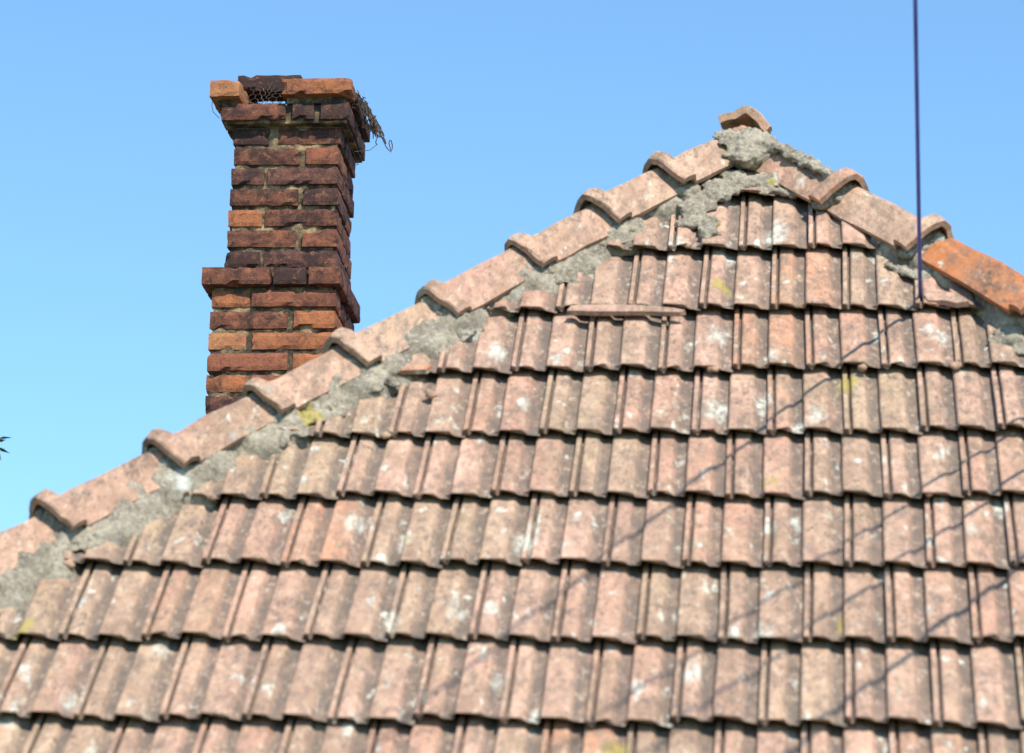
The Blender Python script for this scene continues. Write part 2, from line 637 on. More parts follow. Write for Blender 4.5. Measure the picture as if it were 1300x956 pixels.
CAPCOL = [(0.56, 0.34, 0.24), (0.52, 0.31, 0.22), (0.57, 0.37, 0.26), (0.50, 0.29, 0.21)]
rc = random.Random(5)
left_u = [-2.985, -2.745, -2.505, -2.262, -2.035, -1.790, -1.560, -1.352, -1.118, -0.886, -0.676, -0.484]
for i, u in enumerate(left_u):
    nu = left_u[i + 1] if i + 1 < len(left_u) else -0.285
    ln = (nu - u) * math.sqrt(1 + HK * HK) + (0.05 if i + 1 < len(left_u) else 0.0)
    o = link('hip_cap', fin(cap_bm(ln, i + 1, collar=rc.uniform(.022, .034), clen=rc.uniform(.050, .066)), 'hip_cap', False), M_cap, roof,
             hip_frame(-1, u, rc.uniform(-.003, .003), rc.gauss(0, .03), -0.032 + rc.gauss(0, .012), rc.gauss(0, .05)))
    c = CAPCOL[rc.randrange(4)]
    o.color = (*c, 1)
right_u = [2.52, 2.29, 2.06, 1.83, 1.60, 1.37, 1.14, 1.0, 0.74, 0.398, 0.143]
for i, u in enumerate(right_u):
    nu = right_u[i + 1] if i + 1 < len(right_u) else -0.21
    ln = abs(nu - u) * math.sqrt(1 + HK * HK) + (0.075 if u == 0.74 else 0.05 if i + 1 < len(right_u) else 0.0)
    o = link('hip_cap', fin(cap_bm(ln, i + 31, 0.02 if i >= 9 else 0, wide=1.25 if u == 0.74 else 1.0), 'hip_cap', False), M_orange if u == 0.74 else M_cap, roof,
             hip_frame(1, u, rc.uniform(-.003, .003), rc.gauss(0, .03), -0.032 + rc.gauss(0, .012), rc.gauss(0, .05)))
    c = CAPCOL[rc.randrange(4)]
    if u == 0.74:
        c = (0.46, 0.15, 0.045)
        o['label'] = 'bright orange newer hip cap'
    if u == 0.143:
        c = (0.58, 0.31, 0.21)
    o.color = (*c, 1)


# ---- ridge caps running back from the apex
def ridge_frame(y, lift=0.0, yaw=0.0, pitch=0.0, roll=0.0, dx=0.0):
    f = Matrix.Identity(4)
    f.translation = (XC + dx, y, APEX.z + lift)
    return f @ Matrix.Rotation(yaw, 4, 'Z') @ Matrix.Rotation(pitch, 4, 'X') @ Matrix.Rotation(roll, 4, 'Y')


y = APEX.y - 0.02
for i in range(17):
    kw = dict(thick=0.024, collar=0.008, wide=0.85, flat=0.55) if i == 0 else {}
    o = link('ridge_cap', fin(cap_bm(0.40, 71 + i, **kw), 'ridge_cap'), M_cap, roof,
             ridge_frame(y, 0.024 if i == 0 else -0.02, -0.06 if i == 0 else rc.gauss(0, .02), 0.0, 0.20 if i == 0 else rc.gauss(0, .03), 0.018 if i == 0 else 0))
    o.color = (*((0.58, 0.33, 0.22) if i == 0 else CAPCOL[i % 4]), 1)
    y += 0.355


# ------------------------------------------------------------------ mortar
def face_dir(side):
    """in the front face, square to the hip, pointing down into the face"""
    d = HD[side]
    g = N.cross(d)
    if g.x * side > 0:
        g = -g
    return g.normalized()


def hip_point(side, t):
    """t metres down the hip from the apex, on the tile plane under the crest"""
    return APEX - N * HC - HD[side] * t


def mortar_strip(side, t0, t1, wfun, seed, s0=0.03, th=0.05):
    bm = bmesh.new()
    g = face_dir(side)
    n = max(6, int((t1 - t0) / 0.011))
    rows = []
    for i in range(n + 1):
        t = t0 + (t1 - t0) * i / n
        w_ = wfun(t) * (0.85 + 0.55 * fbm(Vector((t * 4.5, seed, 0)), 2)) + 0.016 * fbm(Vector((t * 14, seed, 3)), 2)
        end = min(1, min(t - t0, t1 - t) / 0.05 + 0.05)
        w_ = max(0.012, w_ * (0.5 + 0.5 * end))
        row = []
        K = 14
        for k in range(K + 1):
            x = k / K
            s = s0 + (w_ + 0.02) * x
            dome = max(0, 1 - max(0, (x - 0.45) / 0.55) ** 2.5)
            p = hip_point(side, t) + g * s
            nz = fbm(p * 15 + Vector((seed, 0, 0)), 3) * 0.014 + abs(fbm(p * 26, 4)) * 0.012 - 0.005
            h = -0.040 + (th + nz * 1.1) * dome * (0.6 + 0.4 * end)
            row.append(bm.verts.new(p + N * h + g * (0.012 * fbm(p * 20, 2) * x)))
        rows.append(row)
    grid_faces(bm, rows)
    return link('mortar', fin(bm, 'mortar', True), M_mortar, roof)


mortar_strip(-1, 0.34, 2.1, lambda t: 0.170 + 0.014 * t, 3.3, 0.0, 0.074)
mortar_strip(-1, 2.05, 5.0, lambda t: 0.205 + 0.03 * (t - 2), 8.1, 0.0, 0.071)
mortar_strip(1, 0.62, 5.0, lambda t: 0.125, 12.4, 0.0, 0.06)


tex_big = bpy.data.textures.new('mortar_crag', 'CLOUDS')
tex_big.noise_scale, tex_big.noise_depth, tex_big.noise_type = 0.04, 3, 'HARD_NOISE'
tex_fine = bpy.data.textures.new('mortar_grit', 'CLOUDS')
tex_fine.noise_scale, tex_fine.noise_depth = 0.014, 2


def smear(blobs, voxel=0.0065):
    """one hardened mass of mortar from overlapping daubs: u, v, n, size xyz, turn"""
    bm = bmesh.new()
    for (u, v, n, sx, sy, sz, rz) in blobs:
        f = tile_frame(u, v, n, rz) @ Matrix.Diagonal((sx, sy, sz, 1))
        bmesh.ops.create_icosphere(bm, subdivisions=3, radius=1, matrix=f)
    o = link('mortar', fin(bm, 'mortar', True), M_mortar, roof)
    md = o.modifiers.new('merge', 'REMESH')
    md.mode, md.voxel_size, md.use_smooth_shade = 'VOXEL', voxel, True
    md = o.modifiers.new('soften', 'SMOOTH')
    md.factor, md.iterations = 0.5, 6
    for tx, st in ((tex_big, 0.020), (tex_fine, 0.007)):
        md = o.modifiers.new('crag', 'DISPLACE')
        md.texture, md.texture_coords, md.strength, md.mid_level = tx, 'GLOBAL', st, 0.5
    return o


rm = random.Random(77)


def daubs(line, count, spread, size, n0=0.0, n1=0.0, turn=0.0, flat=0.45):
    """many small flat daubs scattered along a line of (u, v) points, merged into one mass"""
    out = []
    for i in range(count):
        f_ = (i + rm.random()) / count * (len(line) - 1)
        k = min(int(f_), len(line) - 2)
        q = f_ - k
        u = line[k][0] * (1 - q) + line[k + 1][0] * q + rm.gauss(0, spread)
        v = line[k][1] * (1 - q) + line[k + 1][1] * q + rm.gauss(0, spread)
        s_ = size * rm.uniform(.6, 1.3)
        out.append((u, v, n0 + (n1 - n0) * rm.random(), s_ * rm.uniform(.8, 1.5), s_ * rm.uniform(.7, 1.1), s_ * flat * rm.uniform(.7, 1.2), turn + rm.uniform(-.6, .6)))
    return out


# packed into the mouth and at the foot of each left hand cap
gl_ = face_dir(-1)
for u_c in left_u[2:]:
    q0 = P(u_c, HK * u_c + UL, 0.0)
    fill = []
    for off_, n_, sz in ((0.01, .022, (.05, .05, .042)), (0.06, .018, (.05, .05, .035)), (0.115, .008, (.05, .05, .03))):
        q = q0 + gl_ * off_ + HD[-1] * 0.03 - O
        fill.append((q.x, q.dot(V), n_, *sz, -0.67))
    a_, b_ = q0 + gl_ * 0.13 - HD[-1] * .03 - O, q0 + gl_ * (0.175 + rm.uniform(0, .03)) + HD[-1] * .06 - O
    fill += daubs([(a_.x, a_.dot(V)), (b_.x, b_.dot(V))], 9, .02, .026, -.012, .004, .9)
    smear(fill, 0.005)
# apex: under the ridge cap and over the hip ends
blobs = [(UA + 0.025, 0.62, 0.035, .07, .10, .05, 0), (UA + 0.025, 0.56, 0.03, .075, .08, .042, 0), (UA - 0.05, 0.63, 0.035, .035, .04, .04, 0), (UA + 0.085, 0.575, 0.045, .035, .07, .035, .67)]
blobs += daubs([(UA - .045, .60), (UA + .02, .645), (UA + .07, .60), (UA + .04, .54), (UA - .02, .52)], 40, .02, .030, .048, .068, 0, .4)
smear(blobs, 0.005)
# smeared along the crest of the first right hand cap
smear(daubs([(-0.09, 0.535), (0.0, 0.435), (0.085, 0.325)], 26, .008, .021, .066, .078, -.9, .5) + daubs([(-.09, .54), (.08, .335)], 14, .004, .024, .055, .066, -.9, .6), 0.005)
# between the hip ends above the topmost tiles
smear(daubs([(-0.36, 0.20), (-0.335, 0.30), (-0.27, 0.40), (-0.20, 0.45)], 34, .022, .036, -.008, .012, -.5, .5) + daubs([(-0.24, 0.43), (-0.16, 0.425), (-0.07, 0.40)], 30, .018, .034, -.014, .010, -.3, .5)
      + daubs([(-0.315, 0.17), (-0.292, 0.07)], 12, .012, .028, -.006, .012, 0, .6), 0.005)
gr_ = face_dir(1)
for u_c in (0.143, 0.398, 0.74):
    q0 = P(u_c, -HK * u_c + UR, 0.0)
    fill = []
    for off_, n_, sz in ((0.0, .015, (.05, .05, .04)), (0.05, .014, (.05, .05, .03)), (0.10, .008, (.035, .04, .024))):
        q = q0 + gr_ * off_ + HD[1] * 0.04 - O
        fill.append((q.x, q.dot(V), n_, *sz, 0.67))
    smear(fill, 0.006)
smear(daubs([(0.35, -0.18), (0.29, -0.14), (0.235, -0.10)], 16, .012, .022, -.012, .004, -.5, .5), 0.005)
smear(daubs([(0.62, -0.59), (0.55, -0.50)], 14, .016, .026, -.012, .004, -.6, .5), 0.005)
for ln_ in (((-0.64, 0.03), (-0.71, -.04)), ((-0.85, -0.17), (-0.95, -.28)), ((-0.53, 0.17), (-0.57, .12)), ((-1.10, -0.55), (-1.22, -.68)), ((-1.25, -0.74), (-1.40, -.90)), ((-1.34, -0.93), (-1.39, -.98)), ((-1.62, -1.17), (-1.78, -1.34))):
    smear(daubs(ln_, 14, .02, .03, -.014, .002, .9, .5), 0.005)


# ---- broken pieces lying on the tiles
def shard(pts, th, u, v, n, rz, col, label, tilt=0.0):
    bm = bmesh.new()
    a = [bm.verts.new((x, y_, th + fbm(Vector((x * 40, y_ * 40, u)), 2) * .002)) for x, y_ in pts]
    b = [bm.verts.new((x * 1.01, y_, 0)) for x, y_ in pts]
    bm.faces.new(a); bm.faces.new(b[::-1])
    for k in range(len(a)):
        bm.faces.new((a[k], b[k], b[(k + 1) % len(a)], a[(k + 1) % len(a)]))
    o = link('tile_shard', fin(bm, 'tile_shard'), M_cap, None, tile_frame(u, v, n, rz, tilt))
    o.color = (*col, 1)
    return tag(o, label, 'tile shard')


shard([(0, 0), (0.10, -0.004), (0.20, 0.002), (0.33, 0.0), (0.345, 0.012), (0.31, 0.03), (0.22, 0.045), (0.10, 0.05), (0.01, 0.035)], 0.014, -0.70, -0.40, 0.002, -0.035,
      (0.50, 0.31, 0.23), 'long thin broken clay shard wedged below a tile course near the left hip')
shard([(0, 0), (0.075, 0.004), (0.085, 0.03), (0.04, 0.055), (0.015, 0.04)], 0.014, -1.155, -0.735, 0.0, 0.0,
      (0.60, 0.22, 0.10), 'small bright orange clay shard beside the left hip mortar')
shard([(0, 0.02), (0.02, -0.012), (0.07, 0.0), (0.10, -0.01), (0.135, 0.01), (0.10, 0.045), (0.03, 0.07)], 0.016, 0.335, -0.335, 0.0, -0.25,
      (0.58, 0.35, 0.26), 'pink broken tile corner poking out below the orange hip cap')


# ------------------------------------------------------------------ unseen slopes of the roof
def side_slope(side):
    nS = side_normal(side)
    down = Vector((0, 1, 0)).cross(nS)
    if down.z > 0:
        down = -down
    down.normalize()
    S0 = Vector((XC, APEX.y, APEX.z)) - Vector((0, 0, HC * 1.4))
    bm = bmesh.new()
    slope_len = (S0.z - Z_EAVE) / -down.z
    rows_n = int(slope_len / 0.34) + 1
    for r in range(rows_n):
        a0, a1 = r * 0.34, min((r + 1) * 0.34, slope_len + .02)
        pr = []
        cols = int((Y_BACK - Y_EAVE) / W) + 1
        for k in range(cols):
            for f_, h in ((0.0, .012), (.07, .012), (.08, 0), (.3, .012), (.36, 0), (.48, 0), (.49, .013), (.8, .012), (.86, 0), (.99, 0)):
                pr.append((Y_EAVE + (k + f_) * W - S0.y, h))
        g = [[bm.verts.new(S0 + down * d_ + Vector((0, 1, 0)) * yy + nS * (h + lift)) for yy, h in pr] for d_, lift in ((a0, -0.028), (a1, 0.0), (a1, -0.02))]
        grid_faces(bm, g)
    # trim at the hip
    pn = (HD[side].cross(Vector((0, 0, 1)))).normalized()
    if pn.y > 0:
        pn = -pn
    bmesh.ops.bisect_plane(bm, geom=bm.verts[:] + bm.edges[:] + bm.faces[:], plane_co=APEX, plane_no=pn, clear_outer=True)
    o = link('side_slope', fin(bm, 'side_slope'), M_tile, house)
    o.color = (0.47, 0.29, 0.21, 1)
    o['kind'] = 'stuff'


side_slope(-1)
side_slope(1)

# ------------------------------------------------------------------ chimney
YF = 11.55
CH = 0.079
J = 0.0105                      # joint
Z3 = 5.862                      # top of the first shaft course


def ctop(k):
    return Z3 - CH * (k - 3)


def gridbox(bm, x0, x1, y0, y1, z0, z1, nx, ny, nz):
    """box of square patches; returns {(i, j, k): vert}"""
    vm = {}

    def g(i, j, k):
        if (i, j, k) not in vm:
            vm[(i, j, k)] = bm.verts.new((x0 + (x1 - x0) * i / nx, y0 + (y1 - y0) * j / ny, z0 + (z1 - z0) * k / nz))
        return vm[(i, j, k)]
    for i in range(nx):
        for k in range(nz):
            for j in (0, ny):
                bm.faces.new((g(i, j, k), g(i + 1, j, k), g(i + 1, j, k + 1), g(i, j, k + 1)))
    for j in range(ny):
        for k in range(nz):
            for i in (0, nx):
                bm.faces.new((g(i, j, k), g(i, j + 1, k), g(i, j + 1, k + 1), g(i, j, k + 1)))
    for i in range(nx):
        for j in range(ny):
            for k in (0, nz):
                bm.faces.new((g(i, j, k), g(i + 1, j, k), g(i + 1, j + 1, k), g(i, j + 1, k)))
    return vm


def cbox(bm, x0, x1, y0, y1, z0, z1, amp=0.006, seed=0.0):
    n = [max(2, int(d / 0.022)) for d in (x1 - x0, y1 - y0, z1 - z0)]
    for v in gridbox(bm, x0, x1, y0, y1, z0, z1, *n).values():
        q = v.co.copy()
        v.co += Vector((fbm(q * 30 + Vector((seed, 1, 2)), 3), fbm(q * 30 + Vector((5, seed, 2)), 3), 0)) * amp


bm = bmesh.new()
YB = YF + 0.40
# shaft walls around the flue, recessed behind the brick faces
for (x0, x1, y0, y1) in ((-2.194, -1.823, YF + .012, YF + .13), (-2.194, -1.823, YB - .13, YB - .012), (-2.194, -2.07, YF + .13, YB - .13), (-1.947, -1.823, YF + .13, YB - .13)):
    cbox(bm, x0, x1, y0, y1, ctop(10), ctop(2) - 0.012, 0.007, x0 * 7)
for (x0, x1, y0, y1) in ((-2.235, -1.785, YF - .025, YF + .09), (-2.235, -1.785, YB - .09, YB + .02), (-2.235, -2.12, YF + .09, YB - .09), (-1.90, -1.785, YF + .09, YB - .09)):
    cbox(bm, x0, x1, y0, y1, ctop(3) + 0.004, ctop(2) - 0.004, 0.005, x0 * 5)
cbox(bm, -2.005, -1.79, YF - .04, YF + .07, ctop(2) - 0.003, ctop(1) - CH + J + 0.012, 0.005, 8)
cbox(bm, -1.88, -1.79, YF + .071, YB, ctop(2) - 0.003, ctop(1) - CH + J + 0.010, 0.005, 9)
cbox(bm, -2.26, -2.19, YF - .03, YB, ctop(2) - 0.003, ctop(1) - CH + J + 0.008, 0.005, 10)
cbox(bm, -2.245, -1.812, YF - .018, YB + .018, 3.4, ctop(10) - 0.012, 0.007, 3)
chimney = link('chimney', fin(bm, 'chimney'), M_cmortar, house)
chimney['label'] = 'crumbling soot stained brick chimney with corbelled top and broken cap'


def brick(x0, x1, y0, y1, z0, z1, seed, col, soot, jit=1.0):
    sx, sy, sz = x1 - x0, y1 - y0, z1 - z0
    bm = bmesh.new()
    nx, ny, nz = max(2, int(sx / 0.022)), max(2, int(sy / 0.03)), 4
    vmap = gridbox(bm, -sx / 2, sx / 2, -sy / 2, sy / 2, -sz / 2, sz / 2, nx, ny, nz)
    h = Vector((sx / 2, sy / 2, sz / 2))
    for (i, j, k), v in vmap.items():
        on = (i in (0, nx)) + (j in (0, ny)) + (k in (0, nz))
        q = v.co * 1.0
        s = Vector((seed * 3.1, seed * 1.7, seed))
        e = 0.0
        if on >= 2:     # rounded, chipped arrises
            chip = max(0, fbm(q * 22 + s, 3) - 0.30) * 0.020 * jit
            e = 0.003 + chip
        pull = Vector((q.x / h.x if i in (0, nx) else 0, q.y / h.y if j in (0, ny) else 0, q.z / h.z if k in (0, nz) else 0))
        v.co -= pull * e
        v.co += Vector((fbm(q * 18 + s, 3), fbm(q * 18 + s.yzx, 4), fbm(q * 18 + s.zxy, 3))) * 0.0016 * jit
    rr = random.Random(seed * 13)
    mw = Matrix.Translation(((x0 + x1) / 2, (y0 + y1) / 2, (z0 + z1) / 2)) @ Matrix.Rotation(rr.gauss(0, .012) * jit, 4, 'Z') @ Matrix.Rotation(rr.gauss(0, .008) * jit, 4, 'Y')
    o = link('brick', fin(bm, 'brick', False), M_brick, chimney, mw)
    o.color = (*col, 1)
    o['soot'] = soot
    return o


# front joints per course: (x0, x1, front y, front splits, bricks' soot and colour)
RED, ORG, TAN, PUR, DRK = (0.28, 0.10, 0.056), (0.40, 0.145, 0.06), (0.45, 0.20, 0.09), (0.17, 0.075, 0.06), (0.115, 0.065, 0.056)
COURSES = {
    3: (-2.207, -1.806, YF, [(0, .335, PUR, .55), (.42, 1, RED, .45)]),
    4: (-2.203, -1.811, YF, [(0, .625, RED, .40), (.69, 1, RED, .25)]),
    5: (-2.210, -1.809, YF, [(0, .305, PUR, .45), (.355, 1, PUR, .35)]),
    6: (-2.209, -1.808, YF, [(0, .63, RED, .50), (.685, 1, PUR, .40)]),
    7: (-2.214, -1.808, YF, [(0, .31, ORG, .10), (.35, 1, RED, .42)]),
    8: (-2.213, -1.806, YF, [(0, .62, RED, .40), (.685, 1, RED, .22)]),
    9: (-2.218, -1.804, YF, [(0, .315, PUR, .60), (.36, 1, PUR, .45)]),
    10: (-2.288, -1.778, YF - .055, [(0, .49, RED, .45), (.52, .745, DRK, .70), (.775, 1, RED, .38)]),
    11: (-2.256, -1.796, YF - .03, [(0, .305, ORG, .20), (.335, 1, RED, .25)]),
    12: (-2.256, -1.796, YF - .03, [(0, .615, RED, .30), (.675, 1, ORG, .18)]),
    13: (-2.258, -1.796, YF - .03, [(0, .30, TAN, .02), (.35, 1, ORG, .12)]),
    14: (-2.258, -1.796, YF - .03, [(0, .63, RED, .15), (.68, 1, ORG, .15)]),
    15: (-2.258, -1.798, YF - .03, [(0, .32, ORG, .25), (.36, 1, RED, .25)]),
    16: (-2.258, -1.798, YF - .03, [(0, .62, PUR, .45), (.67, 1, RED, .3)]),
}
sd = 1
for k in range(3, 32):
    if k in COURSES:
        x0, x1, yf, fr_ = COURSES[k]
    else:
        x0, x1, yf = -2.258, -1.798, YF - .03
        fr_ = [(0, .62, RED, .2), (.67, 1, ORG, .2)] if k % 2 else [(0, .32, ORG, .2), (.36, 1, RED, .2)]
    z1 = ctop(k)
    if z1 < 3.5:
        break
    z0 = z1 - CH + J + 0.001 * math.sin(k * 3)
    yb = 2 * (YF + 0.20) - yf
    wd = x1 - x0
    ends = {}
    for i, (a_, b_, col, soot) in enumerate(fr_):
        corner = i in (0, len(fr_) - 1)
        dp = 0.245 if (corner and (b_ - a_) * wd < 0.16) else 0.12
        if i == 0:
            ends[-1] = yf + dp
        if i == len(fr_) - 1:
            ends[1] = yf + dp
        pj = random.Random(sd).gauss(0, .003)
        brick(x0 + a_ * wd - (.004 if a_ else 0), x0 + b_ * wd + (.004 if b_ < 1 else 0), yf + pj, yf + dp, z0, z1, sd, col, soot)
        sd += 1
    for s_ in (-1, 1):
        y0 = ends[s_] + J
        xa, xb = (x0, x0 + .12) if s_ == -1 else (x1 - .12, x1)
        parts = [(y0, yb)] if yb - y0 < 0.29 else [(y0, y0 + (yb - y0) * .5 - J / 2), (y0 + (yb - y0) * .5 + J / 2, yb)]
        for q0, q1 in parts:
            rr = random.Random(sd)
            brick(xa + rr.gauss(0, .002), xb + rr.gauss(0, .003), q0, q1, z0, z1, sd, rr.choice([RED, PUR, RED]), rr.uniform(.35, .6))
            sd += 1
    brick(x0 + .12 + J, x1 - .12 - J, yb - .12, yb, z0, z1, sd, RED, .5)
    sd += 1

# corbel course under the cap
z1 = ctop(2)
z0 = z1 - CH + J
cx0, cx1, cyf, cyb = -2.247, -1.772, YF - .045, YB + .03
for (a_, b_, col, soot, dp) in ((-2.247, -2.005, RED, .42, .12), (-1.985, -1.900, DRK, .62, .12), (-1.880, -1.772, DRK, .50, .25)):
    brick(a_, b_, cyf, cyf + dp, z0, z1, sd, col, soot); sd += 1
brick(-1.895, -1.776, cyf + .262, cyb, z0, z1, sd, DRK, .7); sd += 1
brick(-2.247, -2.127, cyf + .132, cyf + .30, z0, z1, sd, DRK, .7); sd += 1
brick(-2.245, -2.125, cyf + .312, cyb, z0, z1, sd, DRK, .7); sd += 1
brick(-2.11, -1.91, cyb - .12, cyb, z0, z1, sd, DRK, .7); sd += 1
# cap course, front middle missing
z1 = ctop(1) + 0.004
z0 = z1 - CH + J
tyf, tyb = YF - .075, YB + .05
o = brick(-2.288, -2.172, tyf, tyf + .20, z0, z1, sd, TAN, -.05, 1.8); sd += 1
brick(-2.024, -1.762, tyf, tyf + .12, z0 + .004, z1, sd, ORG, .16, 1.2); sd += 1
brick(-1.885, -1.760, tyf + .132, tyf + .35, z0, z1 - .006, sd, DRK, .6); sd += 1
brick(-1.885, -1.760, tyf + .362, tyb, z0, z1 - .008, sd, DRK, .6); sd += 1
brick(-2.288, -2.168, tyf + .212, tyb, z0, z1, sd, DRK, .8); sd += 1
brick(-2.15, -1.90, tyb - .12, tyb, z0, z1, sd, DRK, .8); sd += 1
# soot black brick bridging the flue one course up
o = brick(-2.215, -1.975, tyf + .15, tyf + .27, z1 + .006, z1 + .072, sd, (0.02, 0.017, 0.016), 1.0, 1.6); sd += 1
o['label'] = 'soot black brick laid across the broken flue opening'
o = brick(-2.30 + .10, -2.16, tyf + .22, tyf + .33, z1 + .002, z1 + .062, sd, (0.02, 0.017, 0.016), 1.0, 1.6); sd += 1


# ------------------------------------------------------------------ wire mesh on the chimney
def mesh_patch(org, eu, ev, nu, nv, cell, sag, seed, rad):
    """twisted chicken wire: hexagon net on a wobbly sheet"""
    rr = random.Random(seed)
    paths = []

    def q(a_, b_):
        w_ = Vector((fbm(Vector((a_ * 9, b_ * 9, seed)), 2), fbm(Vector((a_ * 9, b_ * 9, seed + 5)), 2), fbm(Vector((a_ * 9, b_ * 9, seed + 9)), 2))) * sag
        return org + eu * a_ + ev * b_ + w_
    for i in range(nu):
        for s_ in (0, 1):
            pts = []
            for j in range(nv + 1):
                for f_, off_ in ((0.0, .5), (0.33, .5), (0.5, 0.0), (0.83, 0.0)):
                    sgn = 1 if s_ else -1
                    pts.append(q((i + .5 + sgn * off_ * .98) * cell, (j + f_) * cell * 1.3))
            if rr.random() < 0.9:
                paths.append(pts[: max(4, int(len(pts) * rr.uniform(.55, 1)))])
    return paths


zc = z1
paths = []
# inside the opening, leaning from the front corbel up to the sooty brick
paths += mesh_patch(Vector((-2.165, tyf + .10, z0 + .0)), Vector((1, 0, 0)), Vector((0, .25, 1)).normalized(), 8, 3, 0.024, 0.022, 3, 0.0014)
# crumpled over the right hand edge
for kk in range(4):
    paths += mesh_patch(Vector((-1.756 + .004 * kk, tyf + .09 + kk * .015, z1 - .015 - .006 * kk)), Vector((.10 + .03 * kk, 1, -.1)).normalized(), Vector((.12 + .10 * kk, .05, -1)).normalized(), 11 - kk, 3, 0.024, 0.016, 11 + kk, 0.0013)
net = link('wire_mesh', fin(tube_mesh(paths, 0.0018, 4), 'wire_mesh'), M_wire)
net['kind'] = 'stuff'
tag(net, 'crumpled rusty wire mesh caught under the top bricks of the chimney', 'wire mesh')


def loopy(pts, amp, seed, n=10):
    out = []
    for a_, b_ in zip(pts[:-1], pts[1:]):
        for i in range(n):
            t = i / n
            p = Vector(a_).lerp(Vector(b_), t)
            ph = (len(out)) * 1.15
            out.append(p + Vector((math.cos(ph) * amp, fbm(p * 30, 2) * amp, math.sin(ph) * amp * .8)))
    out.append(Vector(pts[-1]))
    return out


yy = tyf + .2
tail = [loopy([(-1.745, yy, z1 - .02), (-1.715, yy + .02, z1 - .07), (-1.69, yy + .03, z1 - .12), (-1.672, yy + .03, z1 - .165)], .0075, 1),
        loopy([(-1.75, yy, z1 - .01), (-1.73, yy, z1 - .05), (-1.70, yy + .02, z1 - .09)], .011, 2),
        [Vector(p) for p in ((-1.672, yy + .03, z1 - .165), (-1.66, yy + .03, z1 - .19), (-1.648, yy + .03, z1 - .205), (-1.638, yy + .03, z1 - .20), (-1.637, yy + .03, z1 - .185), (-1.642, yy + .03, z1 - .165), (-1.648, yy + .03, z1 - .163), (-1.650, yy + .03, z1 - .175), (-1.641, yy + .03, z1 - .21))],
        [Vector(p) for p in ((-1.70, yy + .02, z1 - .11), (-1.697, yy + .02, z1 - .155), (-1.672, yy + .02, z1 - .148))],
        loopy([(-1.84, tyf + .05, z1 + .001), (-1.825, tyf + .05, z1 + .008), (-1.80, tyf + .05, z1 + .002)], .004, 4)]
tw = link('wire_strand', fin(tube_mesh(tail, 0.0021, 5), 'wire_strand'), M_wire, net)
wire2 = [[Vector(p) for p in ((-2.275, tyf + .02, z0 + .01), (-2.278, tyf + .015, z0 - .03), (-2.272, tyf + .015, z0 - .055), (-2.25, tyf + .03, z0 - .075))],
         [Vector(p) for p in ((-1.70, tyf + .28, z1 - .16), (-1.72, tyf + .22, z1 - .205), (-1.765, tyf + .15, z1 - .235))]]
link('wire_strand', fin(tube_mesh(wire2, 0.0013, 5), 'wire_strand'), M_wire, net)
# tie wire round the neck of the chimney
zt = ctop(3) - 0.008
nx0, nx1, ny0, ny1 = -2.212, -1.80, YF - .006, YB + .006
ring = [[Vector((nx0, ny0, zt)), Vector((-2.0, ny0 - .002, zt - .003)), Vector((nx1, ny0, zt + .002)), Vector((nx1, ny1, zt)), Vector((nx0, ny1, zt)), Vector((nx0, ny0 + .004, zt))]]
tie = link('tie_wire', fin(tube_mesh(ring, 0.0013, 5), 'tie_wire'), M_wire)
tag(tie, 'thin wire tied round the chimney below its corbel', 'wire')

# ------------------------------------------------------------------ overhead cables
cam_loc = Vector((0, 0, 1.65))


def cam_ray(px, py):
    return right * ((px - 650) / 4300) + upv * ((478 - py) / 4300) + fwd


s1a, s1b = P(0.298, -0.358), P(-0.858, -2.196)
n1 = (s1b - s1a).cross(SUN)
n2 = cam_ray(1162, 0).cross(cam_ray(1167, 300))
sdir = s1a - s1b
s1a = s1a - sdir * (n2.dot(s1a - cam_loc) / n2.dot(sdir))     # where the shadow line meets the cable
WD = n1.cross(n2).normalized()
if WD.z < 0:
    WD = -WD
POLE_Y = -8.0


def cable(start, d, rad, label, sag=0.0):
    L = (POLE_Y - start.y) / d.y
    pts = []
    for i in range(41):
        t = L * i / 40
        pts.append(start + d * t - Vector((0, 0, sag * 4 * (t / L) * (1 - t / L))))
    o = link('overhead_cable', fin(tube_mesh([pts], rad, 8), 'overhead_cable', True), M_cable)
    tag(o, label, 'cable', 'overhead cables running to the roof')
    return pts[-1]


ends_ = [cable(s1a - WD * 0.03, WD, 0.0060, 'dark blue cable rising from a tile joint below the orange hip cap')]
for (ua, va, ub, vb, r_, lb) in ((0.536, -1.061, -0.319, -2.139, .005, 'thin overhead cable meeting the right hip just below the orange cap'), (0.58, -1.254, 0.019, -1.977, .0055, 'middle overhead cable of three on the right hip below the orange cap'), (0.518, -1.737, 0.168, -2.211, .008, 'thickest overhead cable, fixed lowest on the right hip')):
    A, B = P(ua, va), P(ub, vb)
    nn = (B - A).cross(SUN).normalized()
    d = (WD - nn * WD.dot(nn)).normalized()
    sl = (vb - va) / (ub - ua)
    uh = (0.40 - va + sl * ua) / (sl + HK)
    st = P(uh, va + sl * (uh - ua), 0.01)
    ends_.append(cable(st, d, r_, lb))
